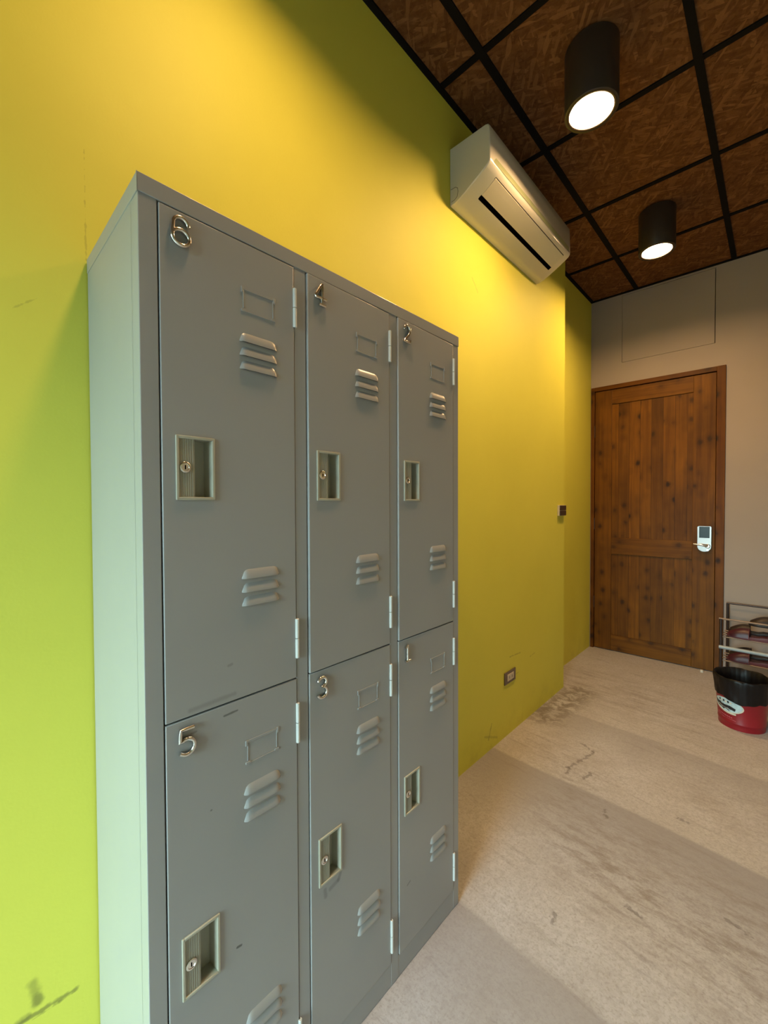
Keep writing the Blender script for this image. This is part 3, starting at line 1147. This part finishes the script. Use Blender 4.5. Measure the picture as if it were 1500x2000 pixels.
for xx in (RKX0, RKX1):
    pole('post', [(xx, RYB, .002), (xx, RYB, .548)], .0085, M['rack'])
    pole('post', [(xx - .012 if xx == RKX0 else xx, RYF, .002), (xx - .012 if xx == RKX0 else xx, RYF, .502)], .0085, M['rack'])
pole('top_rail', [(RKX0 - .008, RYB, .548), (RKX1 + .008, RYB, .548)], .0065, M['rack'])
pole('top_rail', [(RKX0 - .022, RYF, .502), (RKX1 + .008, RYF, .502)], .0060, M['rack_bar'])
SHELF = [.39, .30, .13]
for i, z in enumerate((.375, .215, .055)):
    for q, yy in enumerate((RYF + .030, RYF + .095, RYF + .155, RYF + .215)):
        zz = z
        pole('shelf_rod', [(RKX0 - .008, yy, zz), (RKX1, yy, zz)], .0045, M['rack_bar'])
tag(pole('front_rail', [(RKX0 - .020, RYF - .012, .314), (RKX1 + .005, RYF - .012, .314)], .0115, M['rack_daylit']), 'front rail with daylight painted in pale blue')


def slipper(main, edge):
    """open mule: shaped sole, padded insole and a broad arched strap; toe points to -y"""
    r_ = empty('slipper')
    n = 28

    def outline(k, sc=1.0):
        a = 2 * PI * k / n
        y = .128 * math.cos(a)
        w = .044 if y < 0 else .036
        w *= 1 - .16 * math.exp(-((y - .02) / .03) ** 2)
        return (w * math.sin(a) * abs(math.sin(a)) ** -.25 * sc if abs(math.sin(a)) > 1e-6 else 0.0, y * sc)
    b = MB()
    lv = [(0, .97), (.004, 1.0), (.016, 1.0), (.020, .975)]
    vs = []
    for z, sc in lv:
        for k in range(n):
            x, y = outline(k, sc)
            vs.append((x, y, z + (.006 if y > .03 else 0) * (z > 0)))
    fs = [(i * n + k, i * n + (k + 1) % n, (i + 1) * n + (k + 1) % n, (i + 1) * n + k) for i in range(3) for k in range(n)]
    b.add(vs, fs, edge, True)
    b.add(vs[:n], [list(range(n))], edge)
    b.add(vs[3 * n:], [list(range(n))], main)
    b.build('sole', r_)
    b = MB()
    m, q = 14, 10
    vs = []
    for i in range(m + 1):
        v = i / m
        y = -.118 + .105 * v
        half = .044 * math.sqrt(max(.02, 1 - max(0, (-y - .07) / .055) ** 2)) + .002
        hgt = .022 + .036 * math.sin(min(1, v * 1.1) * PI * .55)
        for j in range(q + 1):
            a = PI * j / q
            vs.append((half * math.cos(a), y, .010 + hgt * math.sin(a) ** .8))
    fs = [(i * (q + 1) + j, i * (q + 1) + j + 1, (i + 1) * (q + 1) + j + 1, (i + 1) * (q + 1) + j) for i in range(m) for j in range(q)]
    b.add(vs, fs, main, True)
    e_ = [vs[m * (q + 1) + j] for j in range(q + 1)]
    b.tube(e_, .0022, edge, 8)
    o_ = b.build('strap', r_)
    return r_


def copy_tree(o):
    c2 = o.copy()
    COL.objects.link(c2)
    for ch in o.children:
        d2 = ch.copy()
        COL.objects.link(d2)
        d2.parent = c2
    return c2


sl_m = slipper(M['maroon'], M['maroon2'])
sl_d = slipper(M['dark_shoe'], M['dark_shoe'])
used = {0: False, 1: False}
T90 = -PI / 2
row = [
    # kind, x, height, y, yaw, label
    (0, .955, .380, 3.622, T90 - .03, 'maroon slipper lying lengthwise at the front of the top tier, nearest the door'),
    (1, .955, .380, 3.745, T90 + .04, 'dark brown slipper at the back of the top tier, nearest the door'),
    (0, 1.245, .380, 3.622, T90 + .03, 'maroon slipper at the front of the top tier, farther from the door'),
    (1, 1.250, .380, 3.745, T90 - .04, 'dark brown slipper at the back of the top tier, farther from the door'),
    (1, 1.060, .452, 3.735, T90 + .12, 'dark brown slipper piled highest, across the back pair on the top tier'),
    (0, .955, .220, 3.622, T90 + .02, 'maroon slipper at the front of the middle tier, just above the bucket'),
    (1, .960, .220, 3.745, T90 - .03, 'dark brown slipper at the back of the middle tier, nearest the door'),
    (0, 1.245, .220, 3.622, T90 - .03, 'maroon slipper at the front of the middle tier, farther from the door'),
    (0, .955, .060, 3.622, T90 - .02, 'maroon slipper at the front of the bottom tier, directly behind the bucket'),
    (1, .955, .060, 3.745, T90 + .03, 'dark brown slipper at the back of the bottom tier, directly behind the bucket'),
    (0, 1.245, .060, 3.622, T90 + .04, 'maroon slipper on the bottom tier, farther from the door'),
]
for kind, x, z, dy, yaw, lab in row:
    src = (sl_m, sl_d)[kind]
    o = src if not used[kind] else copy_tree(src)
    used[kind] = True
    o.location = (x, dy, z)
    o.rotation_euler = (0, 0, yaw)
    tag(o, lab, 'slipper', 'slippers on the shoe rack')

# door stopper on the floor by the door's opening edge
b = MB()
b.lathe([(0, 0), (.012, 0), (.012, .012), (.009, .018), (0, .020)], (0, 0, 0), M['socket'], 20)
o = b.build('door_stopper', loc=(.665, YE - .035, 0))
tag(o, 'tiny pale rubber stopper on the floor at the foot of the wooden door', 'door stop')
